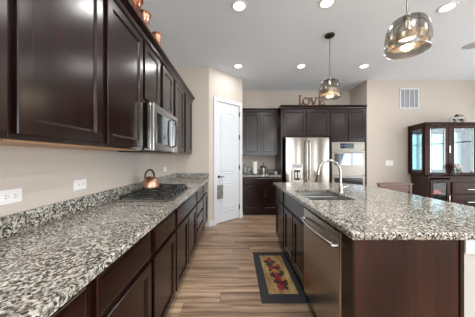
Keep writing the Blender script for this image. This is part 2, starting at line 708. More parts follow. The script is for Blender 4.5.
def cabinet(name, label, cat, face, a0, a1, z0, z1, depth, fronts, base=False, group=None, under=False):
    c = face.pt((a0 + a1) / 2, -depth / 2, 0 if base else z0)
    r = thing(name, label, cat, c, group)
    t = .018
    zb = 0.10 if base else z0
    bm = B()
    face.box(bm, a0, a0 + t, -depth, -t, zb, z1)
    face.box(bm, a1 - t, a1, -depth, -t, zb, z1)
    face.box(bm, a0 + t, a1 - t, -depth, -depth + t, zb, z1)
    face.box(bm, a0 + t, a1 - t, -depth + t, -t, zb + .002, zb + t)
    if not base:
        face.box(bm, a0 + t, a1 - t, -depth + t, -t, z1 - t, z1)
    obj('carcass', bm, 'cab', r)
    bm = B()
    face.box(bm, a0, a1, -t, 0, zb, z1, .001)
    obj('face_frame', bm, 'cab', r)
    if base:
        bm = B()
        face.box(bm, a0, a1, -depth, -.07, 0, .10)
        obj('toe_kick', bm, 'cab', r)
    if under:
        bm = B()
        face.box(bm, a0 + .004, a1 - .004, -depth, -t - .002, zb - .006, zb)
        obj('bottom_panel', bm, 'cab_under', r)
    for kind, p0, p1, q0, q1 in fronts:
        bm = B()
        face.panel(bm, p0, p1, q0, q1, SHAKER if kind == 'door' else SLAB, 0.0005)
        obj(kind, bm, 'cab', r)
    return r


# --- left run, base units
XF = -0.53                      # face frame plane of the left base units
FL = Face('+x', XF)
DEP = XF - XL - .004
ZD0, ZD1, ZW0, ZW1 = .125, .665, .695, .855      # door and drawer heights
cabinet('base_cabinet', 'dark brown base cabinet cut by the photo bottom edge, nearest of the left run', 'cabinet',
        FL, -.34, .73, 0, .876, DEP, [('drawer', -.31, .19, ZW0, ZW1), ('drawer', .215, .705, ZW0, ZW1),
                                      ('door', -.31, .19, ZD0, ZD1), ('door', .215, .705, ZD0, ZD1)], True)
cabinet('base_cabinet', 'dark brown base cabinet with one wide drawer, second along the left run', 'cabinet',
        FL, .731, 1.264, 0, .876, DEP, [('drawer', .758, 1.24, ZW0, ZW1), ('door', .758, 1.24, ZD0, ZD1)], True)
cabinet('base_cabinet', 'dark brown drawer-over-door base cabinet just before the cooktop on the left run', 'cabinet',
        FL, 1.265, 1.764, 0, .876, DEP, [('drawer', 1.288, 1.745, ZW0, ZW1), ('door', 1.288, 1.745, ZD0, ZD1)], True)
cabinet('cooktop_cabinet', 'dark brown wide base cabinet with two doors under the gas cooktop', 'cabinet',
        FL, 1.765, 2.705, 0, .876, DEP, [('drawer', 1.785, 2.685, ZW0, ZW1), ('door', 1.785, 2.22, ZD0, ZD1),
                                         ('door', 2.25, 2.685, ZD0, ZD1)], True)
cabinet('drawer_cabinet', 'dark brown base cabinet with a stack of drawers beyond the cooktop', 'cabinet',
        FL, 2.706, 3.25, 0, .876, DEP, [('drawer', 2.73, 3.225, ZW0, ZW1), ('drawer', 2.73, 3.225, .515, .665),
                                        ('drawer', 2.73, 3.225, .325, .485), ('drawer', 2.73, 3.225, .125, .295)], True)
cabinet('base_cabinet', 'dark brown base cabinet at the far end of the left run by the pantry corner', 'cabinet',
        FL, 3.251, YE - .003, 0, .876, DEP, [('drawer', 3.275, 3.80, ZW0, ZW1), ('door', 3.275, 3.80, ZD0, ZD1)], True)


def offset_poly(poly, d):
    n = len(poly)
    area = sum(poly[i][0] * poly[(i + 1) % n][1] - poly[(i + 1) % n][0] * poly[i][1] for i in range(n))
    sgn = 1 if area > 0 else -1
    out = []
    for i in range(n):
        p0, p1, p2 = Vector(poly[i - 1]), Vector(poly[i]), Vector(poly[(i + 1) % n])
        e1, e2 = (p1 - p0).normalized(), (p2 - p1).normalized()
        n1, n2 = Vector((-e1.y, e1.x)) * sgn, Vector((-e2.y, e2.x)) * sgn
        b = (n1 + n2)
        b = b / max(b.dot(n1), 0.2)
        out.append(tuple(p1 + b * d))
    return out


def slab(bm, poly, z0, z1, ease=.006, hole=None):
    """A stone worktop with an eased edge and an optional rectangular hole."""
    levels = [(0, z0 + ease), (0, z1 - ease), (ease * .3, z1 - ease * .3), (ease, z1)]
    loops = [[(x, y, z) for x, y in offset_poly(poly, i)] for i, z in levels]
    low = [(x, y, z0) for x, y in offset_poly(poly, ease)]
    loops = [low] + loops
    vs = [[bm.verts.new(p) for p in lp] for lp in loops]
    n = len(poly)
    for a, b in zip(vs, vs[1:]):
        for i in range(n):
            bm.faces.new((a[i], a[(i + 1) % n], b[(i + 1) % n], b[i]))
    if hole is None:
        bm.faces.new(vs[0][::-1]); bm.faces.new(vs[-1])
    else:
        hv = [[bm.verts.new((x, y, z)) for x, y in hole] for z in (z0, z1)]
        m = len(hole)
        for i in range(m):
            bm.faces.new((hv[0][i], hv[0][(i + 1) % m], hv[1][(i + 1) % m], hv[1][i]))
        for outer, inner in ((vs[0], hv[0]), (vs[-1], hv[1])):
            ed = []
            for lp in (outer, inner):
                for i in range(len(lp)):
                    e = bm.edges.get((lp[i], lp[(i + 1) % len(lp)]))
                    ed.append(e)
            bmesh.ops.triangle_fill(bm, use_beauty=True, use_dissolve=False, edges=ed)


wt = thing('granite_worktop', 'long speckled granite worktop with low backsplash along the left wall', 'countertop', (-.8, 1.8, .877))
bm = B(); slab(bm, [(XL + .002, -.36), (-.49, -.36), (-.49, YE - .002), (XL + .002, YE - .002)], .877, .915)
obj('slab', bm, 'granite', wt)
bm = B()
box(bm, XL + .001, XL + .021, -.36, YE - .002, .9155, 1.017, .002)
box(bm, XL + .0215, -.495, YE - .022, YE - .002, .9155, 1.017, .002)
obj('backsplash', bm, 'granite', wt)

# --- left run, wall units
XU = -0.81
FU = Face('+x', XU)
UD = XU - XL - .002
ZU0, ZU1 = 1.37, 2.37
ZA, ZB = 1.392, 2.325
cabinet('wall_cabinet', 'dark brown wall cabinet cut off by the photo edge, next to the first full doors', 'cabinet',
        FU, -.32, .7225, ZU0, ZU1, UD, [('door', -.295, .185, ZA, ZB), ('door', .226, .706, ZA, ZB)], under=True)
cabinet('wall_cabinet', 'large dark brown wall cabinet with two tall panelled doors above the two outlets', 'cabinet',
        FU, .723, 1.764, ZU0, ZU1, UD, [('door', .739, 1.217, ZA, ZB), ('door', 1.263, 1.742, ZA, ZB)], under=True)
cabinet('wall_cabinet', 'short dark brown wall cabinet with two doors above the microwave', 'cabinet',
        FU, 1.765, 2.645, 1.80, ZU1, UD, [('door', 1.785, 2.14, 1.825, ZB), ('door', 2.235, 2.60, 1.825, ZB)])
cabinet('wall_cabinet', 'dark brown wall cabinet with two doors between the microwave and the alcove end wall', 'cabinet',
        FU, 2.646, 3.80, ZU0, ZU1, UD, [('door', 2.70, 3.15, ZA, ZB), ('door', 3.27, 3.74, ZA, ZB)], under=True)
bm = B()
prism(bm, [(XU + .001, 2.336), (XU + .012, 2.336), (XU + .020, 2.352), (XU + .026, 2.378), (XU + .052, 2.402), (XU + .062, 2.406),
       (XU + .062, 2.424), (XU - .004, 2.424), (XU - .004, 2.3715), (XU + .001, 2.3715)], 'y', -.34, 3.80)
single('crown_moulding', 'dark brown stepped crown moulding along the top of the left wall cabinets', 'moulding', bm, 'cab', (XU, 1.7, 2.336))

# --- microwave under the short cabinet
mw = thing('microwave', 'stainless over-the-range microwave hung under the short left wall cabinet', 'microwave', (-.92, 2.15, 1.365))
MX, MY0, MY1, MZ0, MZ1 = -.715, 1.79, 2.525, 1.366, 1.797
bm = B(); box(bm, XL + .003, MX - .03, MY0, MY1, MZ0 + .004, MZ1, .003); obj('housing', bm, 'steel', mw)
FM = Face('+x', MX)
bm = B()
FM.panel(bm, MY0 + .001, 2.345, MZ0 + .004, MZ1 - .002, [(0, -.028), (0, -.006), (.005, 0), (.055, 0), (.060, -.004)], 0)
obj('door', bm, 'steelx', mw)
bm = B(); FM.box(bm, MY0 + .075, 2.27, -.003, -.001, MZ0 + .075, MZ1 - .075); obj('window', bm, 'mwglass', mw)
bm = B(); FM.panel(bm, 2.349, MY1 - .001, MZ0 + .004, MZ1 - .002, [(0, -.028), (0, -.004), (.004, 0)], 0)
cp = obj('control_panel', bm, 'steelx', mw)
bm = B(); FM.box(bm, 2.37, MY1 - .025, .0003, .003, MZ0 + .06, MZ1 - .05, .001); obj('keypad', bm, 'mwglass', cp)
bm = B(); FM.box(bm, 2.385, MY1 - .045, .0032, .004, MZ1 - .11, MZ1 - .075); obj('display', bm, 'display', cp)
bm = B()
tube(bm, [FM.pt(2.318, 0, MZ0 + .06), FM.pt(2.318, .04, MZ0 + .075), FM.pt(2.318, .046, (MZ0 + MZ1) / 2), FM.pt(2.318, .04, MZ1 - .075), FM.pt(2.318, 0, MZ1 - .06)], .010, 10)
obj('handle', bm, 'blackgloss', mw, True)
bm = B(); box(bm, -1.06, MX - .05, MY0 + .05, MY1 - .05, MZ0 - .010, MZ0 + .003, .002); obj('vent_grille', bm, 'black', mw)

# --- cooktop and kettle
CX0, CX1, CY0, CY1 = -1.06, -.555, 1.785, 2.68
ct = thing('gas_cooktop', 'black gas cooktop with cast iron grates set into the left granite worktop', 'cooktop', ((CX0 + CX1) / 2, (CY0 + CY1) / 2, .9155))
bm = B(); box(bm, CX0, CX1, CY0, CY1, .9155, .922, .003); obj('pan', bm, 'steel', ct)
bm = B(); box(bm, CX0 + .015, CX1 - .015, CY0 + .015, CY1 - .015, .9222, .926, .001); obj('burner_tray', bm, 'sinksteel', ct)
for i in range(3):
    y0 = CY0 + .025 + i * .283
    y1 = y0 + .277
    bm = B()
    x0, x1 = CX0 + .03, CX1 - .085
    zt0, zt1 = .948, .962
    for xx in (x0, x1 - .012):
        box(bm, xx, xx + .012, y0, y1, zt0, zt1, .002)
    for yy in (y0, y1 - .012):
        box(bm, x0, x1, yy, yy + .012, zt0, zt1, .002)
    cy = (y0 + y1) / 2
    box(bm, x0, x1, cy - .005, cy + .005, zt0, zt1, .002)
    for xx in (x0 + (x1 - x0) * .3, x0 + (x1 - x0) * .7):
        box(bm, xx - .004, xx + .004, y0, y1, zt0, zt1 + .006, .002)
    for xx in (x0, x1 - .012):
        for yy in (y0, y1 - .012):
            box(bm, xx, xx + .012, yy, yy + .012, .9265, zt0)
    obj('grate', bm, 'black', ct)
    for xx in ((x0 + (x1 - x0) * .27, x0 + (x1 - x0) * .75) if i != 1 else (x0 + (x1 - x0) * .5,)):
        bm = B(); lathe(bm, [(.05, .9265), (.05, .932), (.036, .934), (.036, .942), (.03, .945)], (xx, cy, 0), 20)
        obj('burner', bm, 'black', ct, True)
for i in range(5):
    yy = CY0 + .17 + i * .14
    bm = B(); lathe(bm, [(.02, .9262), (.02, .935), (.016, .938), (.015, .95), (.01, .953)], (CX1 - .048, yy, 0), 16)
    obj('control_knob', bm, 'black', ct, True)

KX, KY, KZ = -.945, 2.27, .967
kt = thing('tea_kettle', 'shiny copper tea kettle with black arched handle on the gas cooktop', 'kettle', (KX, KY, KZ))
bm = B()
lathe(bm, [(r * .86, z * .86) for r, z in [(.098, .010), (.106, .016), (.107, .03), (.102, .06), (.09, .095), (.072, .122), (.055, .138), (.048, .142)]], (KX, KY, KZ), 32)
obj('body', bm, 'copper', kt, True)
bm = B(); lathe(bm, [(r * .86, z * .86) for r, z in [(.09, 0), (.108, .003), (.110, .010), (.10, .0155), (.09, .0098)]], (KX, KY, KZ), 32, True, False); obj('base_ring', bm, 'chrome', kt, True)
bm = B(); lathe(bm, [(r * .86, z * .86) for r, z in [(.046, .1425), (.044, .148), (.02, .154), (.008, .157), (.008, .166), (.013, .170), (.013, .176), (.006, .18)]], (KX, KY, KZ), 24)
obj('lid', bm, 'copper', kt, True)
bm = B()
pts = []
for i in range(15):
    a = math.pi * (i / 14 * 1.0)
    pts.append((KX - .042 * math.cos(a) - .008, KY - .02 * math.cos(a), KZ + .108 + .095 * max(0, math.sin(a)) ** .75))
tube(bm, pts, .0115, 8)
obj('handle', bm, 'black', kt, True)
bm = B(); tube(bm, [(KX + .01, KY + .07, KZ + .06), (KX + .014, KY + .10, KZ + .08), (KX + .016, KY + .122, KZ + .10)], [.02, .015, .012], 12)
obj('spout', bm, 'copper', kt, True)

# --- outlets on the left wall


def outlet(y, z, label):
    o = thing('wall_outlet', label, 'outlet', (XL, y, z), 'white outlets above the left worktop')
    bm = B(); box(bm, XL + .0005, XL + .007, y - .058, y + .058, z - .036, z + .036, .002); obj('cover_plate', bm, 'plate', o)
    for k in (-1, 1):
        bm = B(); box(bm, XL + .0072, XL + .0095, y + k * .021 - .016, y + k * .021 + .016, z - .015, z + .015, .001)
        s = obj('socket', bm, 'plate', o)
        bm = B()
        for dz in (-.006, .006):
            box(bm, XL + .0097, XL + .0103, y + k * .021 - .006, y + k * .021 + .004, z + dz - .0013, z + dz + .0013)
        box(bm, XL + .0097, XL + .0103, y + k * .021 + .008, y + k * .021 + .012, z - .002, z + .002)
        obj('slots', bm, 'dark', s)


outlet(1.022, 1.108, 'white double outlet low on the left wall, nearest the photo edge')
outlet(1.488, 1.108, 'white double outlet on the left wall between the near outlet and the cooktop')
outlet(3.30, 1.118, 'white double outlet on the left wall beyond the cooktop')

# --- copper pots on top of the left wall cabinets


def pot(y, mat, label, s=1.0):
    x, z = -.888, 2.3715
    o = thing('copper_pot', label, 'pot', (x, y, z), 'copper pots on the left wall cabinets')
    bm = B()
    lathe(bm, [(.045 * s, 0), (.058 * s, .015), (.066 * s, .09), (.066 * s, .15), (.055 * s, .21), (.050 * s, .25), (.055 * s, .285), (.066 * s, .315)], (x, y, z), 24)
    obj('body', bm, mat, o, True)
    bm = B()
    lathe(bm, [(.068 * s, .315), (.074 * s, .322), (.074 * s, .335), (.066 * s, .338), (.03 * s, .345), (.009, .35), (.01, .36), (.004, .366)], (x, y, z), 24)
    obj('lid', bm, 'copperdark', o, True)
    bm = B()
    tube(bm, [(x - .03, y + .05 * s, z + .2), (x - .045, y + .085 * s, z + .22), (x - .045, y + .085 * s, z + .13), (x - .03, y + .055 * s, z + .09)], .006, 8)
    obj('handle', bm, 'copperdark', o, True)


pot(1.79, 'copperdark', 'dark aged copper pot on the cabinets, cut by the top of the photo')
pot(1.98, 'copper', 'bright copper pot with flared rim on the left cabinets, middle of the three', .9)
pot(2.31, 'copper', 'small copper pot on the left cabinets, farthest of the three', .8)

# --- back wall: coffee corner
YF = 4.57
FB = Face('-y', YF)
FBU = Face('-y', 4.88)
cabinet('wall_cabinet', 'dark brown wall cabinet with two doors between the pantry door and the refrigerator', 'cabinet',
        FBU, .168, 1.038, 1.37, 2.44, YB - 4.88 - .002, [('door', .19, .592, 1.39, 2.39), ('door', .614, 1.016, 1.39, 2.39)])
cabinet('base_cabinet', 'dark brown base cabinet below the small back counter with paper towels', 'cabinet',
        FB, .168, 1.038, 0, .876, YB - YF - .002, [('drawer', .19, 1.016, ZW0, ZW1), ('door', .19, .592, ZD0, ZD1), ('door', .614, 1.016, ZD0, ZD1)], True)
bw = thing('granite_worktop', 'short speckled granite worktop in the back corner beside the refrigerator', 'countertop', (.6, 4.9, .877))
bm = B(); slab(bm, [(.1665, 4.53), (1.0385, 4.53), (1.0385, YB - .002), (.1665, YB - .002)], .877, .915)
obj('slab', bm, 'granite', bw)
bm = B(); box(bm, .1665, 1.0385, YB - .022, YB - .002, .9155, 1.017, .002); obj('backsplash', bm, 'granite', bw)

pt = thing('paper_towel_holder', 'white paper towel roll on a dark upright holder in the back corner', 'paper towel holder', (.475, 4.86, .9155))
bm = B(); lathe(bm, [(.075, .9155), (.075, .926), (.07, .93)], (.475, 4.86, 0), 24); obj('foot', bm, 'bronze', pt, True)
bm = B(); lathe(bm, [(.006, .9302), (.006, 1.235), (.013, 1.24), (.015, 1.255), (.008, 1.268)], (.475, 4.86, 0), 12); obj('post', bm, 'bronze', pt, True)
bm = B(); lathe(bm, [(.02, .932), (.056, .932), (.056, 1.215), (.02, 1.215), (.02, .932)], (.475, 4.86, 0), 28, False, False); obj('roll', bm, 'paper', pt, True)

fp = thing('coffee_press', 'steel coffee press with black lid beside the paper towels', 'coffee press', (.68, 4.86, .9155))
bm = B(); lathe(bm, [(.055, .9155), (.055, .935), (.05, .94), (.05, 1.07), (.054, 1.075)], (.68, 4.86, 0), 24); obj('body', bm, 'steel', fp, True)
bm = B()
lathe(bm, [(.058, 1.0755), (.058, 1.095), (.045, 1.115), (.012, 1.125), (.006, 1.13), (.006, 1.16), (.018, 1.165), (.02, 1.18), (.01, 1.192)], (.68, 4.86, 0), 24)
obj('lid', bm, 'black', fp, True)
bm = B(); tube(bm, [(.725, 4.84, 1.065), (.765, 4.83, 1.07), (.775, 4.825, 1.0), (.762, 4.83, .95), (.728, 4.84, .945)], .010, 8); obj('handle', bm, 'black', fp, True)
bm = B(); tube(bm, [(.634, 4.86, 1.066), (.615, 4.855, 1.10), (.604, 4.853, 1.105)], [.02, .015, .01], 8); obj('spout', bm, 'black', fp, True)


def jar(x, y, r, h, label):
    o = thing('glass_jar', label, 'jar', (x, y, .9155), 'glass jars in the back corner')
    bm = B(); lathe(bm, [(r * .9, .9155), (r, .925), (r, .9155 + h * .78), (r * .75, .9155 + h * .86)], (x, y, 0), 20); obj('body', bm, 'clearglass', o, True)
    bm = B(); lathe(bm, [(r * .8, .9157 + h * .86), (r * .82, .9157 + h * .95), (r * .3, .9157 + h)], (x, y, 0), 20); obj('lid', bm, 'pewter', o, True)


jar(.255, 4.90, .055, .25, 'taller glass jar with metal lid beside the pantry side wall')
jar(.338, 4.80, .045, .17, 'shorter glass jar standing next to the paper towel roll')
ty = B()
box(ty, .80, .93, 4.78, 4.93, .9155, .922, .002)
box(ty, .80, .93, 4.78, 4.786, .922, .94); box(ty, .80, .93, 4.924, 4.93, .922, .94)
box(ty, .80, .806, 4.786, 4.924, .922, .94); box(ty, .924, .93, 4.786, 4.924, .922, .94)
single('tray', 'small flat black tray on the back counter right of the coffee press', 'tray', ty, 'black', (.865, 4.855, .9155))
cu = B(); lathe(cu, [(.024, .9155), (.032, .93), (.034, .985), (.031, .985), (.029, .932)], (.975, 4.84, 0), 20)
single('cup', 'small white cup on the back counter beside the refrigerator panel', 'cup', cu, 'paper', (.975, 4.84, .9155), smooth=True)

# --- refrigerator surround, oven tower
sp = B(); box(sp, 1.040, 1.064, YF, YB - .002, 0, 2.44, .001)
single('side_panel', 'tall dark brown panel standing at the left side of the refrigerator', 'panel', sp, 'cab', (1.052, 4.9, 0))
cabinet('wall_cabinet', 'deep dark brown cabinet with two doors above the refrigerator', 'cabinet',
        FB, 1.066, 2.128, 1.78, 2.44, YB - YF - .002, [('door', 1.09, 1.585, 1.80, 2.39), ('door', 1.61, 2.105, 1.80, 2.39)])
tw = thing('oven_tower', 'tall dark brown cabinet tower holding the built-in oven at the far end', 'cabinet', (2.535, 4.9, 0))
bm = B()
FB.box(bm, 2.13, 2.155, -.64, -.018, .1, 2.44); FB.box(bm, 2.918, 2.942, -.64, -.018, .1, 2.44)
FB.box(bm, 2.155, 2.918, -.64, -.62, .1, 2.44); FB.box(bm, 2.155, 2.918, -.62, -.018, 2.42, 2.44)
FB.box(bm, 2.155, 2.918, -.62, -.018, .46, .478); FB.box(bm, 2.155, 2.918, -.62, -.018, 1.665, 1.683)
obj('carcass', bm, 'cab', tw)
bm = B()
FB.box(bm, 2.13, 2.172, -.018, 0, .1, 2.44); FB.box(bm, 2.90, 2.942, -.018, 0, .1, 2.44)
FB.box(bm, 2.172, 2.90, -.018, 0, 1.655, 1.73); FB.box(bm, 2.172, 2.90, -.018, 0, 2.375, 2.44)
FB.box(bm, 2.172, 2.90, -.018, 0, .1, .475); FB.box(bm, 2.518, 2.556, -.018, 0, 1.73, 2.375)
obj('face_frame', bm, 'cab', tw)
bm = B(); FB.box(bm, 2.13, 2.942, -.64, -.07, 0, .1); obj('toe_kick', bm, 'cab', tw)
for k, a, b_, c_, d_ in (('door', 2.155, 2.525, 1.705, 2.39), ('door', 2.549, 2.919, 1.705, 2.39), ('drawer', 2.155, 2.919, .125, .45)):
    bm = B(); FB.panel(bm, a, b_, c_, d_, SHAKER if k == 'door' else SLAB, .0005); obj(k, bm, 'cab', tw)
# crown along the tall run and the lower run
CR = [(.0, 2.405), (.012, 2.405), (.020, 2.418), (.026, 2.442), (.050, 2.464), (.056, 2.468), (.056, 2.484), (-.6, 2.484), (-.6, 2.4412), (0, 2.4412)]
bm = B(); prism(bm, [(YF - .001 - d, z) for d, z in CR], 'x', 1.012, 2.9435)
single('crown_moulding', 'dark brown crown moulding above the refrigerator and oven cabinets', 'moulding', bm, 'cab', (2.0, 4.8, 2.405))
CR2 = [(a if a > -.5 else -.3, z) for a, z in CR]
bm = B(); prism(bm, [(4.879 - d, z) for d, z in CR2], 'x', .1665, 1.0105)
single('crown_moulding', 'short dark brown crown moulding on the wall cabinet beside the pantry', 'moulding', bm, 'cab', (.6, 5.0, 2.405))

# double oven
ov = thing('wall_oven', 'stainless built-in double oven with glass window in the dark tower', 'oven', (2.536, 4.9, .48))
FO = Face('-y', YF - .003)
bm = B(); FO.box(bm, 2.19, 2.882, -.56, -.004, .482, 1.645); obj('housing', bm, 'steel', ov)
bm = B(); FO.panel(bm, 2.166, 2.906, 1.478, 1.66, [(0, 0), (0, .018), (.004, .022)], 0); cp = obj('control_panel', bm, 'ovensteel', ov)
bm = B(); FO.box(bm, 2.36, 2.66, .0222, .024, 1.515, 1.63); obj('display', bm, 'blackgloss', cp)
bm = B()
for i in range(5):
    FO.box(bm, 2.385 + i * .052, 2.42 + i * .052, .0241, .0246, 1.56, 1.60)
obj('display_symbols', bm, 'display', cp)


def oven_door(z0, z1, wz0, wz1, glass):
    bm = B(); FO.panel(bm, 2.166, 2.906, z0, z1, [(0, 0), (0, .03), (.005, .035)], 0); d = obj('door', bm, 'ovensteel', ov)
    bm = B(); FO.box(bm, 2.215, 2.857, .0352, .0365, wz0, wz1); obj('window', bm, glass, d)
    bm = B()
    tube(bm, [FO.pt(2.20, .0352, z1 - .045), FO.pt(2.20, .075, z1 - .045), FO.pt(2.872, .075, z1 - .045), FO.pt(2.872, .0352, z1 - .045)], .011, 10)
    obj('handle', bm, 'chrome', d, True)


oven_door(.925, 1.472, 1.145, 1.40, 'ovenglass')
oven_door(.49, .915, .51, .862, 'blackgloss')

# refrigerator
FY = 4.42
FF = Face('-y', FY)
fr = thing('refrigerator', 'stainless french-door refrigerator with ice dispenser under the deep cabinet', 'refrigerator', (1.58, 4.8, 0))
bm = B(); FF.box(bm, 1.112, 2.052, -.76, -.075, .03, 1.74, .004); obj('cabinet_body', bm, 'bronze', fr)
bm = B()
for x in (1.16, 1.99):
    for d in (-.7, -.15):
        FF.box(bm, x - .02, x + .02, d - .02, d + .02, 0, .03)
obj('feet', bm, 'black', fr)


def curved_door(bm, a0, a1, z0, z1):
    n = 8
    pts = []
    for i in range(n + 1):
        t = i / n
        pts.append((a0 + (a1 - a0) * t, FY + .006 - .012 * math.sin(math.pi * t)))
    poly = pts + [(a1, FY + .07), (a0, FY + .07)]
    prism(bm, poly, 'z', z0, z1)


bm = B(); curved_door(bm, 1.114, 1.578, .72, 1.748); ld = obj('door', bm, 'steel', fr, True)
bm = B(); curved_door(bm, 1.586, 2.050, .72, 1.748); rd = obj('door', bm, 'steel', fr, True)
bm = B(); curved_door(bm, 1.114, 2.050, .06, .71); fd = obj('freezer_drawer', bm, 'steel', fr, True)
for x, d in ((1.548, ld), (1.616, rd)):
    bm = B()
    tube(bm, [(x, FY - .004, .82), (x, FY - .05, .84), (x, FY - .058, 1.2), (x, FY - .05, 1.66), (x, FY - .004, 1.68)], .0125, 10)
    obj('handle', bm, 'chrome', d, True)
bm = B(); tube(bm, [(1.2, FY - .004, .66), (1.21, FY - .05, .655), (1.58, FY - .055, .65), (1.95, FY - .05, .655), (1.96, FY - .004, .66)], .0125, 10)
obj('handle', bm, 'chrome', fd, True)
bm = B()
FF.panel(bm, 1.225, 1.475, .765, 1.175, [(0, .0), (0, .012), (.006, .015), (.018, .015), (.022, .012)], 0)
dp = obj('dispenser', bm, 'chrome', ld)
bm = B(); FF.box(bm, 1.255, 1.445, .0125, .0145, 1.09, 1.15); obj('touch_panel', bm, 'speaker', dp)
bm = B(); FF.box(bm, 1.285, 1.415, .0125, .0140, .82, 1.04, .001); obj('recess', bm, 'dark', dp)
bm = B(); FF.box(bm, 1.30, 1.335, .0145, .024, .86, 1.0, .004); FF.box(bm, 1.365, 1.40, .0145, .024, .86, 1.0, .004); obj('paddle', bm, 'chrome', dp)
bm = B(); FF.box(bm, 1.265, 1.435, .0145, .035, .785, .80, .002); obj('drip_shelf', bm, 'chrome', dp)

# LOVE letters on the crown
LZ, LY = 2.4845, 4.535
M['letter'] = wood('carved_letter', (0.035, 0.012, 0.004), (0.22, 0.095, 0.018), 0.5, 'x', 0.0)


def letter(ch, polys, x, w, hgt, label):
    bm = B()
    for poly in polys:
        prism(bm, [(x + p[0] * w, LZ + p[1] * hgt) for p in poly], 'y', LY, LY + .03)
    single('letter_' + ch, label, 'letter', bm, 'letter', (x + w / 2, LY + .015, LZ), 'brown letters on the crown moulding')


letter('l', [[(0, 0), (1, 0), (1, .28), (.86, .28), (.78, .12), (.48, .12), (.48, .92), (.62, .92), (.62, 1), (0, 1), (0, .92), (.14, .92), (.14, .08), (0, .08)]],
       1.424, .09, .225, 'carved brown letter L on top of the refrigerator cabinet')
bm = B()
n = 28
lo = [[], []]
lo[0] = [(1.595 + .088 * math.cos(2 * math.pi * i / n), LZ + .088 + .088 * math.sin(2 * math.pi * i / n)) for i in range(n)]
lo[1] = [(1.595 + .058 * math.cos(2 * math.pi * i / n), LZ + .088 + .062 * math.sin(2 * math.pi * i / n)) for i in range(n)]
L4 = [[(x, LY, z) for x, z in lo[0]], [(x, LY, z) for x, z in lo[1]], [(x, LY + .03, z) for x, z in lo[1]], [(x, LY + .03, z) for x, z in lo[0]], [(x, LY, z) for x, z in lo[0]]]
loft(bm, L4, False, False)
single('letter_o', 'carved brown round letter O between the L and the V on the cabinet', 'letter', bm, 'letter', (1.595, LY + .015, LZ), 'brown letters on the crown moulding')
letter('v', [[(.40, 0), (.60, 0), (.92, .92), (1, .92), (1, 1), (.66, 1), (.66, .92), (.76, .92), (.54, .27), (.32, .92), (.42, .92), (.42, 1), (0, 1), (0, .92), (.08, .92)]],
       1.668, .185, .175, 'carved brown letter V beside the E on the cabinet')
letter('e', [[(0, 0), (1, 0), (1, .3), (.88, .3), (.82, .12), (.45, .12), (.45, .45), (.68, .45), (.72, .36), (.8, .36), (.8, .66), (.72, .66), (.68, .57), (.45, .57), (.45, .9),
                    (.8, .9), (.86, .74), (.97, .74), (.97, 1), (0, 1), (0, .92), (.12, .92), (.12, .08), (0, .08)]],
       1.855, .155, .175, 'carved brown letter E, last of the word on the cabinet')

# ------------------------------------------------------------------ island
XI = 0.655                      # face frame plane of the island front
FI = Face('-x', XI)
ID = 1.19 - XI
cabinet('island_cabinet', 'dark brown island cabinet with one drawer over one door at the far end', 'cabinet',
        FI, 2.652, 3.19, 0, .876, ID, [('drawer', 2.675, 3.165, ZW0, ZW1), ('door', 2.675, 3.165, ZD0, ZD1)], True)
cabinet('sink_cabinet', 'dark brown island cabinet with two doors below the sink', 'cabinet',
        FI, 1.825, 2.650, 0, .876, ID, [('drawer', 1.848, 2.627, ZW0, ZW1), ('door', 1.848, 2.225, ZD0, ZD1), ('door', 2.25, 2.627, ZD0, ZD1)], True)
# dishwasher
dw = thing('dishwasher', 'stainless dishwasher with curved bar handle in the island', 'dishwasher', (.92, 1.52, 0))
DY0, DY1 = 1.188, 1.820
FD = Face('-x', .64)
bm = B(); FD.box(bm, DY0 + .004, DY1 - .004, -.54, -.002, .1, .868); obj('tub', bm, 'black', dw)
bm = B(); FD.panel(bm, DY0, DY1, .115, .862, [(0, 0), (0, .018), (.004, .024), (.010, .026)], 0); dd = obj('door', bm, 'steelx', dw)
bm = B(); FD.box(bm, DY0, DY1, -.54, -.05, 0, .1); obj('toe_kick', bm, 'black', dw)
bm = B()
pts = [FD.pt(DY0 + .035, .026, .775)]
for i in range(9):
    t = i / 8
    pts.append(FD.pt(DY0 + .035 + (DY1 - DY0 - .07) * t, .052 + .022 * math.sin(math.pi * t), .775))
pts.append(FD.pt(DY1 - .035, .026, .775))
tube(bm, pts, .0115, 10)
obj('handle', bm, 'chrome', dd, True)
bm = B(); FD.box(bm, 1.50, 1.535, .0262, .027, .20, .222, .0003); obj('badge', bm, 'chrome', dd)

# end panel, corner stile and the pale knee wall behind
ep = thing('end_panel', 'wide dark brown wood panel closing the near end of the island', 'panel', (.9, 1.1, 0))
bm = B(); box(bm, .635, 1.186, 1.075, 1.095, 0, .876, .001); obj('board', bm, 'cab_end', ep)
bm = B(); box(bm, .622, .6345, 1.075, 1.183, 0, .876, .002); obj('corner_post', bm, 'cab', ep)
bm = B(); box(bm, .635, .66, 1.165, 1.185, 0, .876, .002); obj('filler_stile', bm, 'cab', ep)
bm = B(); box(bm, 1.1865, 1.207, 1.068, 1.11, 0, .876, .002); obj('edge_trim', bm, 'cab', ep)
sbox('wall_island', 'wall2', 1.21, 1.335, 1.08, 3.19, 0, .876)
sbox('trim_2', 'white', 1.2085, 1.35, 1.062, 1.0795, .80, .876, bev=.003)

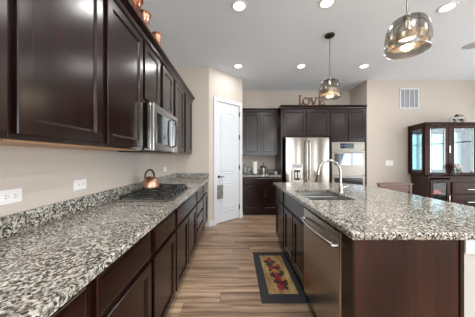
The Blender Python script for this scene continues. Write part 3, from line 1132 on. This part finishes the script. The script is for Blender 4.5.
iw = thing('island_worktop', 'large speckled granite island worktop with a cut corner and sink opening', 'countertop', (1.2, 2.1, .877))
SX0, SX1, SY0, SY1 = .70, 1.12, 1.86, 2.48
bm = B()
slab(bm, [(.606, 1.045), (1.90, 1.045), (1.90, 2.80), (1.58, 3.22), (.606, 3.22)], .877, .915, .006,
     [(SX0, SY0), (SX1, SY0), (SX1, SY1), (SX0, SY1)])
obj('slab', bm, 'granite', iw)
sk = thing('kitchen_sink', 'double-bowl stainless undermount sink in the island worktop', 'sink', (.91, 2.17, .70))
SYM = SY0 + (SY1 - SY0) * .62
for y0, y1 in ((SY0 - .004, SYM - .026), (SYM + .026, SY1 + .004)):
    bm = B()
    panel(bm, (SX0 - .004, y0, .876), (1, 0, 0), (0, 1, 0), (0, 0, 1), SX1 - SX0 + .008, y1 - y0,
          [(.03, -.185), (.0, -.165), (-.006, -.0), (.002, 0), (.010, -.15), (.022, -.166), (.04, -.17)])
    b = obj('bowl', bm, 'sinksteel', sk)
    bm = B(); lathe(bm, [(.04, -.1695), (.04, -.166), (.03, -.166), (.026, -.1685)], ((SX0 + SX1) / 2, (y0 + y1) / 2, .876), 20)
    obj('drain', bm, 'chrome', b, True)
bm = B(); box(bm, SX0 - .004, SX1 + .004, SYM - .018, SYM + .018, .70, .8755, .006); obj('divider', bm, 'rimsteel', sk)
# faucet
fx, fy = 1.185, 2.28
fc = thing('faucet', 'tall brushed nickel gooseneck faucet behind the island sink', 'faucet', (fx, fy, .9155))
bm = B(); lathe(bm, [(.03, .9155), (.03, .922), (.024, .93), (.022, .985), (.018, 1.0), (.013, 1.02)], (fx, fy, 0), 20); obj('base', bm, 'chrome', fc, True)
bm = B()
pts = [(fx, fy, 1.0)]
for i in range(15):
    a = math.pi * i / 14 * 1.02
    pts.append((fx - .13 + .13 * math.cos(a), fy - .02 * i / 14, 1.125 + .148 * math.sin(a)))
tube(bm, pts, .0125, 12)
obj('spout', bm, 'chrome', fc, True)
e = pts[-1]
bm = B(); tube(bm, [(e[0] + .001, e[1], e[2] + .004), (e[0] - .008, e[1], e[2] - .05), (e[0] - .016, e[1], e[2] - .085)], [.014, .0175, .019], 12); obj('spray_head', bm, 'bronze', fc, True)
bm = B(); tube(bm, [(fx + .018, fy, .965), (fx + .05, fy - .01, .975), (fx + .085, fy - .02, 1.0)], [.011, .009, .007], 10); obj('lever', bm, 'chrome', fc, True)

# ------------------------------------------------------------------ rug
rg = thing('floor_mat', 'dark-bordered kitchen mat with a fruit picture on the floor beside the island', 'mat', (.46, 2.30, 0))
RX0, RX1, RY0, RY1 = .24, .69, 1.815, 2.79
bm = B(); box(bm, RX0, RX1, RY0, RY1, .0005, .009, .003); obj('border', bm, 'rugdark', rg)


def rug_picture():
    m, nt, b = newmat('printed_mat_ground')
    v = coords(nt, (6, 1.6, 1))
    f = noise(nt, v, 2.2, 4)
    nt.links.new(ramp(nt, f, [(0.3, (0.18, 0.085, 0.035)), (0.5, (0.40, 0.25, 0.10)), (0.7, (0.55, 0.42, 0.19))]), b.inputs['Base Color'])
    setp(b, None, 0.85)
    return m


M['rugpic'] = rug_picture()
bm = B(); box(bm, RX0 + .085, RX1 - .085, RY0 + .115, RY1 - .10, .0092, .0102); pic = obj('picture', bm, 'rugpic', rg)
M['fr_red'] = plain('print_red', (0.30, 0.02, 0.025), 0.85, vary=0.4, nscale=60)
M['fr_wine'] = plain('print_wine', (0.09, 0.015, 0.025), 0.85, vary=0.5, nscale=60)
M['fr_gold'] = plain('print_gold', (0.42, 0.22, 0.05), 0.85, vary=0.3, nscale=60)
M['fr_leaf'] = plain('print_leaf', (0.035, 0.045, 0.02), 0.85, vary=0.4, nscale=60)


def blob(x, y, rx, ry, mat, z, rot=0):
    bm = B()
    n = 16
    pts = []
    for i in range(n):
        a = 2 * math.pi * i / n
        k = 1 + .10 * math.sin(3 * a + x * 40)
        u, w = rx * k * math.cos(a), ry * k * math.sin(a)
        pts.append((x + u * math.cos(rot) - w * math.sin(rot), y + u * math.sin(rot) + w * math.cos(rot)))
    prism(bm, pts, 'z', z, z + .0006)
    return bm


k = 0
for x, y, rx, ry, mat, rot in (
        (.425, 2.58, .035, .05, 'fr_red', 0), (.385, 2.53, .03, .035, 'fr_leaf', .5), (.47, 2.52, .03, .035, 'fr_wine', 0), (.415, 2.47, .04, .04, 'fr_leaf', .3),
        (.43, 2.40, .035, .05, 'fr_red', .3), (.49, 2.38, .035, .045, 'fr_wine', 0), (.455, 2.31, .045, .05, 'fr_gold', .6), (.42, 2.24, .03, .05, 'fr_wine', 0),
        (.50, 2.26, .04, .05, 'fr_leaf', .2), (.465, 2.19, .04, .06, 'fr_red', .4), (.52, 2.17, .03, .04, 'fr_gold', 0), (.44, 2.12, .035, .045, 'fr_wine', .3),
        (.50, 2.09, .045, .05, 'fr_wine', 0), (.46, 2.03, .035, .05, 'fr_red', .2), (.53, 2.30, .022, .03, 'fr_leaf', .8), (.405, 2.34, .02, .03, 'fr_leaf', 0),
        (.515, 2.44, .02, .025, 'fr_red', 0), (.40, 2.60, .018, .02, 'fr_gold', 0), (.455, 2.46, .018, .022, 'fr_gold', .4), (.475, 2.26, .016, .03, 'fr_wine', .9),
        (.44, 2.18, .014, .02, 'fr_gold', 0), (.51, 2.02, .02, .03, 'fr_leaf', .3), (.395, 2.43, .014, .022, 'fr_wine', 0), (.535, 2.13, .018, .02, 'fr_wine', 0)):
    obj('fruit_print', blob(x, y, rx, ry, mat, .0103 + .0007 * k, rot), mat, pic)
    k = (k + 1) % 4

# ------------------------------------------------------------------ ceiling lamps


def downlight(x, y, label, group, watts=None):
    o = thing('recessed_light', label, 'ceiling light', (x, y, CEIL), group)
    bm = B()
    lathe(bm, [(.09, CEIL - .0005), (.088, CEIL - .007), (.072, CEIL - .009), (.064, CEIL - .004), (.064, CEIL - .0005)], (x, y, 0), 32, False, False)
    obj('trim_ring', bm, 'underlay', o, True)
    bm = B(); lathe(bm, [(.0635, CEIL - .0045), (.0635, CEIL - .003)], (x, y, 0), 28); obj('lens', bm, 'lens', o)
    d = bpy.data.lights.new('lamp', 'AREA')
    d.shape = 'DISK'; d.size = .14; d.energy = LAMP_W if watts is None else watts
    d.color = (1.0, 0.99, 0.975)
    l = bpy.data.objects.new('lamp', d)
    COL.objects.link(l); l.parent = o; l.location = (0, 0, -.013)
    return o


G1 = 'recessed ceiling lights in view'
downlight(.05, 2.32, 'round recessed ceiling light above the aisle near the top of the photo', G1)
downlight(1.03, 2.27, 'round recessed ceiling light cut by the top edge, left of the front pendant', G1)
downlight(2.45, 2.34, 'round recessed ceiling light right of the front pendant lamp', G1)
downlight(.06, 3.84, 'round recessed ceiling light before the pantry door', G1)
downlight(1.25, 3.84, 'round recessed ceiling light before the word on the cabinets', G1)
downlight(2.44, 3.84, 'round recessed ceiling light by the corner of the dining wall', G1)
for x in (.05, 1.25, 2.45):  # unseen downlights added behind the camera to light the room
    for y in (.8, -.8, -2.6):
        downlight(x, y, 'round unseen recessed light added to brighten the part of the room behind the viewer', 'added unseen lights behind the viewer', ADDED_LAMP_W)
for y in (2.2, .2, -2.0):  # further unseen downlights added as fill for the dining side
    downlight(4.6, y, 'round unseen recessed light added to brighten the dining side', 'added unseen lights over the dining side', ADDED_LAMP_W)

sk_ = thing('ceiling_speaker', 'flat round grey ceiling speaker at the photo edge above the hutch', 'speaker', (3.68, 3.12, CEIL))
bm = B(); lathe(bm, [(.125, CEIL - .0005), (.123, CEIL - .008), (.112, CEIL - .010), (.110, CEIL - .006), (.110, CEIL - .0005)], (3.68, 3.12, 0), 32, False, False); obj('rim', bm, 'white', sk_, True)
bm = B(); lathe(bm, [(.109, CEIL - .004), (.109, CEIL - .006), (.05, CEIL - .010)], (3.68, 3.12, 0), 32); obj('mesh_cover', bm, 'speaker', sk_, True)


def pendant(x, y, label):
    o = thing('pendant_light', label, 'pendant light', (x, y, 2.09), 'smoked glass pendants over the island')
    zb = 2.15
    bm = B(); lathe(bm, [(.065, CEIL - .0005), (.065, CEIL - .018), (.055, CEIL - .026), (.012, CEIL - .03)], (x, y, 0), 28); obj('canopy', bm, 'bronze', o, True)
    bm = B(); tube(bm, [(x, y, CEIL - .03), (x, y, zb + .275)], .0055, 8); obj('rod', bm, 'bronze', o, True)
    bm = B()
    prof = [(.138, 0), (.146, .022), (.150, .055), (.149, .095), (.142, .145), (.130, .195), (.112, .230), (.085, .248), (.045, .258), (.02, .262)]
    lathe(bm, prof, (x, y, zb), 40, False, False); sh = obj('shade', bm, 'smoke', o, True)
    bm = B(); ringtube(bm, (x, y, zb), .138, .004, 40, 6); obj('rim', bm, 'chrome', sh, True)
    bm = B(); lathe(bm, [(0.0211, 0.2464), (0.0264, 0.2570), (0.0264, 0.2798), (0.0106, 0.2904)], (x, y, zb), 20); obj('socket_cap', bm, 'chrome', o, True)
    for i in range(10):
        a = 2 * math.pi * (i + .3) / 10
        bm = B()
        tube(bm, [(x + r * math.cos(a), y + r * math.sin(a), zb + z) for r, z in ((.018, .257), (.08, .244), (.108, .226), (.126, .192), (.128, .112))], .0028, 6)
        obj('spoke', bm, 'bronze', o, True)
    bm = B()
    lathe(bm, [(.126, .05), (.126, .112), (.123, .112), (.123, .05), (.126, .05)], (x, y, zb), 36, False, False); obj('inner_band', bm, M['band'], o, True)
    bm = B(); lathe(bm, [(0.0176, 0.2464), (0.0176, 0.1540), (0.0634, 0.1514), (0.0660, 0.1461), (0.0660, 0.1320), (0.0176, 0.1302)], (x, y, zb), 28); obj('lamp_holder', bm, 'chrome', o, True)
    bm = B(); lathe(bm, [(.1355, .004), (.1355, .007), (.02, .007), (.02, .004), (.1355, .004)], (x, y, zb), 36, False, False); obj('diffuser_plate', bm, 'frost', o)
    bm = B(); lathe(bm, [(0.0616, 0.1294), (0.0616, 0.1100), (0.0484, 0.0986), (0.0176, 0.0950)], (x, y, zb), 28); obj('bulb', bm, 'bulb', o, True)
    d = bpy.data.lights.new('lamp', 'POINT')
    d.energy = 6; d.color = (1, .86, .65); d.shadow_soft_size = .05
    l = bpy.data.objects.new('lamp', d); COL.objects.link(l); l.parent = o; l.location = (0, 0, .06)
    return o


M['band'] = plain('brass_mesh_band', (0.42, 0.32, 0.22), 0.35, 0.8, vary=0.3, nscale=60)
pendant(1.365, 1.61, 'larger-looking smoked glass pendant lamp hanging nearest over the island')
pendant(1.34, 2.87, 'smoked glass pendant lamp hanging over the far half of the island')

# ------------------------------------------------------------------ dining wall: vent, switch
vt = thing('air_vent', 'white framed air return grille high on the dining wall', 'vent', (3.885, YD, 2.63))
vx0, vx1, vz0, vz1 = 3.67, 4.10, 2.40, 2.855
FW = Face('-y', YD)
bm = B()
FW.box(bm, vx0, vx1, .0005, .012, vz0, vz0 + .028, .002); FW.box(bm, vx0, vx1, .0005, .012, vz1 - .028, vz1, .002)
FW.box(bm, vx0, vx0 + .028, .0005, .012, vz0 + .028, vz1 - .028, .002); FW.box(bm, vx1 - .028, vx1, .0005, .012, vz0 + .028, vz1 - .028, .002)
for i in (1, 2, 3):
    xx = vx0 + (vx1 - vx0) * i / 4
    FW.box(bm, xx - .007, xx + .007, .0005, .011, vz0 + .028, vz1 - .028)
obj('frame', bm, 'white', vt)
bm = B()
for i in range(22):
    z = vz0 + .034 + i * .0178
    prism(bm, [(YD - .0095, z), (YD - .0085, z), (YD - .001, z + .011), (YD - .002, z + .011)], 'x', vx0 + .028, vx1 - .028)
lv = obj('louvres', bm, 'vent', vt)
bm = B(); FW.box(bm, vx0 + .028, vx1 - .028, .0002, .0009, vz0 + .028, vz1 - .028); obj('backing', bm, 'vent', vt)

sw = thing('light_switch', 'white three-gang light switch plate on the dining wall left of the hutch', 'switch', (3.445, YD, 1.19))
bm = B(); FW.box(bm, 3.362, 3.528, .0005, .007, 1.13, 1.247, .002); obj('cover_plate', bm, 'plate', sw)
for i in range(3):
    bm = B(); FW.box(bm, 3.382 + i * .046, 3.416 + i * .046, .0072, .011, 1.155, 1.222, .002); obj('rocker', bm, 'plate', sw)

# ------------------------------------------------------------------ hutch
HX0, HX1 = 3.70, 5.21
HB0, HB1 = 3.83, 5.08       # back corners
HY0, HY1 = 3.95, 4.49
hu = thing('china_hutch', 'dark cherry china hutch with glass doors and mirrored back added for brightness against the dining wall', 'hutch', (4.455, 4.25, 0))


def plan(d):
    return [(HX0 - d, HY0 - d), (HX1 + d, HY0 - d), (HB1 + d, HY1), (HB0 - d, HY1)]


def base_plan(d):
    return [(3.62 - d, 3.80 - d), (5.29 + d, 3.80 - d), (5.12 + d, HY1), (3.90 - d, HY1)]


bm = B()
prism(bm, [(4.02, 3.80), (5.29, 3.80), (5.12, HY1), (4.02, HY1)], 'z', .06, .925)
prism(bm, [(3.62, 3.80), (3.645, 3.80), (3.925, HY1), (3.90, HY1)], 'z', .06, .925)
prism(bm, [(3.6455, 3.815), (4.0195, 3.815), (4.0195, HY1 - .02), (3.92, HY1 - .02)], 'z', .06, .08)
box(bm, 3.926, 4.0195, HY1 - .019, HY1, .06, .925)
obj('base_body', bm, 'hutch', hu)
bm = B(); prism(bm, [(3.655, 3.84), (4.019, 3.84), (4.019, HY1 - .03), (3.925, HY1 - .03)], 'z', .60, .618); obj('base_shelf', bm, 'hutch', hu)
bm = B(); prism(bm, base_plan(.014), 'z', 0, .0595); obj('plinth', bm, 'hutch', hu)
bm = B(); slab(bm, base_plan(.018), .9255, .962, .006); obj('ledge', bm, 'hutch', hu)
bm = B(); slab(bm, plan(.012), 1.955, 2.0, .008); obj('top_board', bm, 'hutch', hu)
bm = B(); box(bm, HB0, HB1, HY1 - .012, HY1, .9625, 1.9545); bk = obj('back_board', bm, 'hutch', hu)
bm = B(); box(bm, HB0 + .03, HB1 - .03, HY1 - .016, HY1 - .0125, .985, 1.93); obj('added_mirror', bm, 'added_mirror', bk)  # added reflector that throws window light back through the doors
ZT0, ZT1 = .9625, 1.9545
# corner posts
for x, y in ((HX0, HY0), (HX1 - .04, HY0), (HB0, HY1 - .055), (HB1 - .04, HY1 - .055)):
    bm = B(); box(bm, x, x + .04, y, y + .04, ZT0, ZT1, .003); obj('post', bm, 'hutch', hu)
# canted side frames with glass
for (ax, bx_) in ((HX0, HB0), (HX1, HB1)):
    s = 1 if ax < 4.4 else -1
    A = Vector((ax + s * .012, HY0 + .042, 0)); Bv = Vector((bx_ + s * .006, HY1 - .058, 0))
    u = (Bv - A).normalized(); nn = Vector((-u.y, u.x, 0)); L = (Bv - A).length

    def sb(bm, a0, a1, z0, z1, d0=-.009, d1=.009):
        t = bmesh.new(); box(t, a0, a1, d0, d1, z0, z1)
        for v in t.verts:
            v.co = A + u * v.co.x + nn * v.co.y + Vector((0, 0, v.co.z))
        join(bm, t)
    bm = B()
    sb(bm, 0, .05, ZT0, ZT1); sb(bm, L - .05, L, ZT0, ZT1); sb(bm, .05, L - .05, ZT0, ZT0 + .06); sb(bm, .05, L - .05, ZT1 - .075, ZT1)
    sf = obj('side_frame', bm, 'hutch', hu)
    bm = B(); sb(bm, .05, L - .05, ZT0 + .06, ZT1 - .075, -.002, .002); obj('side_glass', bm, 'cabglass', sf)
# front: three glazed doors
FH = Face('-y', HY0)
for a0, a1 in ((HX0 + .042, 4.150), (4.215, 4.70), (4.765, HX1 - .042)):
    bm = B()
    FH.box(bm, a0, a0 + .06, -.022, 0, ZT0 + .004, ZT1 - .004, .003); FH.box(bm, a1 - .06, a1, -.022, 0, ZT0 + .004, ZT1 - .004, .003)
    FH.box(bm, a0 + .06, a1 - .06, -.022, 0, ZT0 + .004, ZT0 + .055, .003); FH.box(bm, a0 + .06, a1 - .06, -.022, 0, ZT1 - .075, ZT1 - .004, .003)
    d = obj('glass_door', bm, 'hutch', hu)
    bm = B(); FH.box(bm, a0 + .06, a1 - .06, -.013, -.009, ZT0 + .055, ZT1 - .075); obj('pane', bm, 'cabglass', d)
    bm = B()
    for q0, q1 in ((a0 + .06, a0 + .069), (a1 - .069, a1 - .06)):
        FH.box(bm, q0, q1, -.006, -.002, ZT0 + .055, ZT1 - .075)
    obj('bead', bm, 'chrome', d)
for x in (4.152, 4.702):
    bm = B(); FH.box(bm, x, x + .061, -.03, .002, ZT0, ZT1, .003); ps = obj('mullion_post', bm, 'hutch', hu)
    bm = B(); FH.box(bm, x + .012, x + .034, .0022, .012, 1.40, 1.54, .003); obj('latch_plate', bm, 'chrome', ps)
for z in (1.27, 1.58):
    bm = B(); prism(bm, [(HX0 + .06, HY0 + .05), (HX1 - .06, HY0 + .05), (HB1 - .06, HY1 - .06), (HB0 + .06, HY1 - .06)], 'z', z, z + .008); obj('glass_shelf', bm, 'clearglass', hu)
# base: glazed cupboard on the left, drawers in the middle and right
FHB = Face('-y', 3.80)
bm = B()
FHB.box(bm, 3.645, 4.015, 0.0005, .016, .09, .15, .002); FHB.box(bm, 3.645, 4.015, .0005, .016, .845, .90, .002)
FHB.box(bm, 3.645, 3.70, .0005, .016, .15, .845, .002); FHB.box(bm, 3.955, 4.015, .0005, .016, .15, .845, .002)
fd_ = obj('base_door', bm, 'hutch', hu)
bm = B(); FHB.box(bm, 3.70, 3.955, .004, .007, .15, .845); obj('pane', bm, 'pane', fd_)
bm = B(); FHB.box(bm, 3.985, 4.005, .0162, .028, .42, .60, .003); obj('handle', bm, 'chrome', fd_)
for a0, a1 in ((4.045, 4.72), (4.745, 5.26)):
    for z0, z1 in ((.625, .85), (.40, .605), (.09, .38)):
        bm = B(); FHB.panel(bm, a0, a1, z0, z1, SLAB, .0005); dr = obj('drawer', bm, 'hutch', hu)
        bm = B()
        c, zc = (a0 + a1) / 2 + .005, (z0 + z1) / 2 - .02
        tube(bm, [FHB.pt(c - .08, .0206, zc), FHB.pt(c - .077, .042, zc), FHB.pt(c + .077, .042, zc), FHB.pt(c + .08, .0206, zc)], .0075, 8)
        obj('handle', bm, 'chrome', dr, True)

# folded red cloth in the cupboard
rc = B(); box(rc, 3.76, 3.93, 3.86, 4.02, .6185, .645, .01); box(rc, 3.77, 3.92, 3.865, 4.01, .6452, .67, .01); box(rc, 3.775, 3.90, 3.87, 4.0, .6702, .69, .01)
single('folded_cloth', 'bright red folded cloth behind the glass of the hutch base', 'cloth', rc, 'red', (3.845, 3.94, .6185), smooth=True)

# crystal vase with white blooms on the ledge
vx, vy = 4.245, 3.868
vs = thing('crystal_vase', 'small clear crystal vase of white blooms on the hutch ledge', 'vase', (vx, vy, .9625))
bm = B(); lathe(bm, [(.04, .9625), (.045, .97), (.03, .985), (.035, 1.01), (.055, 1.06), (.06, 1.09), (.056, 1.09), (.045, 1.04), (.02, 1.0)], (vx, vy, 0), 18); obj('bowl', bm, 'clearglass', vs, True)
rnd = random.Random(2)
for i in range(9):
    a = 2.4 * i
    px, py, pz = vx + (.018 + .008 * i) * math.cos(a) * .8, vy + .028 * math.sin(a), 1.085 + .03 * rnd.random() + .07 * (1 - i / 9)
    bm = B()
    bmesh.ops.create_icosphere(bm, subdivisions=2, radius=.026)
    for v in bm.verts:
        n_ = v.co.normalized()
        v.co = n_ * .026 * (1 + .22 * math.sin(9 * n_.x + i) * math.sin(8 * n_.y) * math.cos(7 * n_.z)) + Vector((px, py, pz))
    fl = obj('bloom', bm, 'bloom', vs, True)
    bm = B(); tube(bm, [(vx + (px - vx) * .2, vy + (py - vy) * .2, 1.005), (px, py, pz - .02)], .0025, 5); obj('stem', bm, 'lawn', fl)

# pewter animal on the hutch top
ax_, ay_, az_ = 4.50, 4.10, 2.0
verts = [(.02, 0, .105, .05), (.09, 0, .10, .045), (-.05, 0, .10, .04), (-.095, 0, .085, .022), (-.135, 0, .088, .03), (-.165, 0, .055, .014), (-.178, 0, .02, .009),
         (.125, 0, .08, .012), (.165, 0, .05, .006), (.19, 0, .05, .005)]
edges = [(0, 1), (0, 2), (2, 3), (3, 4), (4, 5), (5, 6), (1, 7), (7, 8), (8, 9)]
for bx0, sy, fx0 in ((1, -1, .085), (1, 1, .105), (2, -1, -.07), (2, 1, -.045)):
    k = len(verts)
    verts += [(fx0, sy * .028, .06, .02), (fx0 + .006, sy * .03, .03, .014), (fx0, sy * .03, .012, .015)]
    edges += [(bx0, k), (k, k + 1), (k + 1, k + 2)]
me = bpy.data.meshes.new('animal_figurine')
me.from_pydata([v[:3] for v in verts], edges, [])
me.materials.append(M['pewter'])
fg = bpy.data.objects.new('animal_figurine', me)
COL.objects.link(fg)
fg.location = (ax_, ay_, az_ + .004)
fg.scale = (1.0, 1.0, 1.2)
md = fg.modifiers.new('skin', 'SKIN')
for v, q in zip(me.skin_vertices[0].data, verts):
    v.radius = (q[3], q[3])
me.skin_vertices[0].data[0].use_root = True
md.use_smooth_shade = True
sbd = fg.modifiers.new('sub', 'SUBSURF'); sbd.levels = 2; sbd.render_levels = 2
tag(fg, 'grey metal animal figurine with arched back on top of the hutch', 'figurine')

# ------------------------------------------------------------------ dining chair between island and hutch
cx0, cx1, cyb = 2.13, 2.62, 3.02
ch = thing('dining_chair', 'brown wooden dining chair whose back shows over the far corner of the island worktop', 'chair', ((cx0 + cx1) / 2, 3.25, 0))
bm = B(); box(bm, cx0, cx1, cyb + .02, cyb + .45, .43, .47, .012); obj('seat', bm, 'chairwood', ch)
for x in (cx0, cx1 - .036):
    bm = B(); box(bm, x, x + .036, cyb - .016, cyb + .018, 0, .90, .004); obj('leg', bm, 'chairwood', ch)
    bm = B(); box(bm, x, x + .036, cyb + .40, cyb + .436, 0, .4295, .004); obj('leg', bm, 'chairwood', ch)
bm = B(); prism(bm, [(cx0 - .01, .905), (cx1 + .01, .905), (cx1 + .01, .925), ((cx0 + cx1) / 2 + .1, .938), ((cx0 + cx1) / 2 - .1, .938), (cx0 - .01, .925)], 'y', cyb - .022, cyb + .022)
obj('top_rail', bm, 'chairwood', ch)
bm = B(); box(bm, cx0 + .037, cx1 - .037, cyb - .010, cyb + .010, .80, .895, .003); obj('back_rail', bm, 'chairwood', ch)
bm = B(); box(bm, cx0 + .037, cx1 - .037, cyb - .010, cyb + .010, .56, .62, .003); obj('back_rail', bm, 'chairwood', ch)
for i in range(5):
    x = cx0 + .09 + i * .073
    bm = B(); box(bm, x, x + .02, cyb - .006, cyb + .006, .6205, .7995, .002); obj('spindle', bm, 'chairwood', ch)
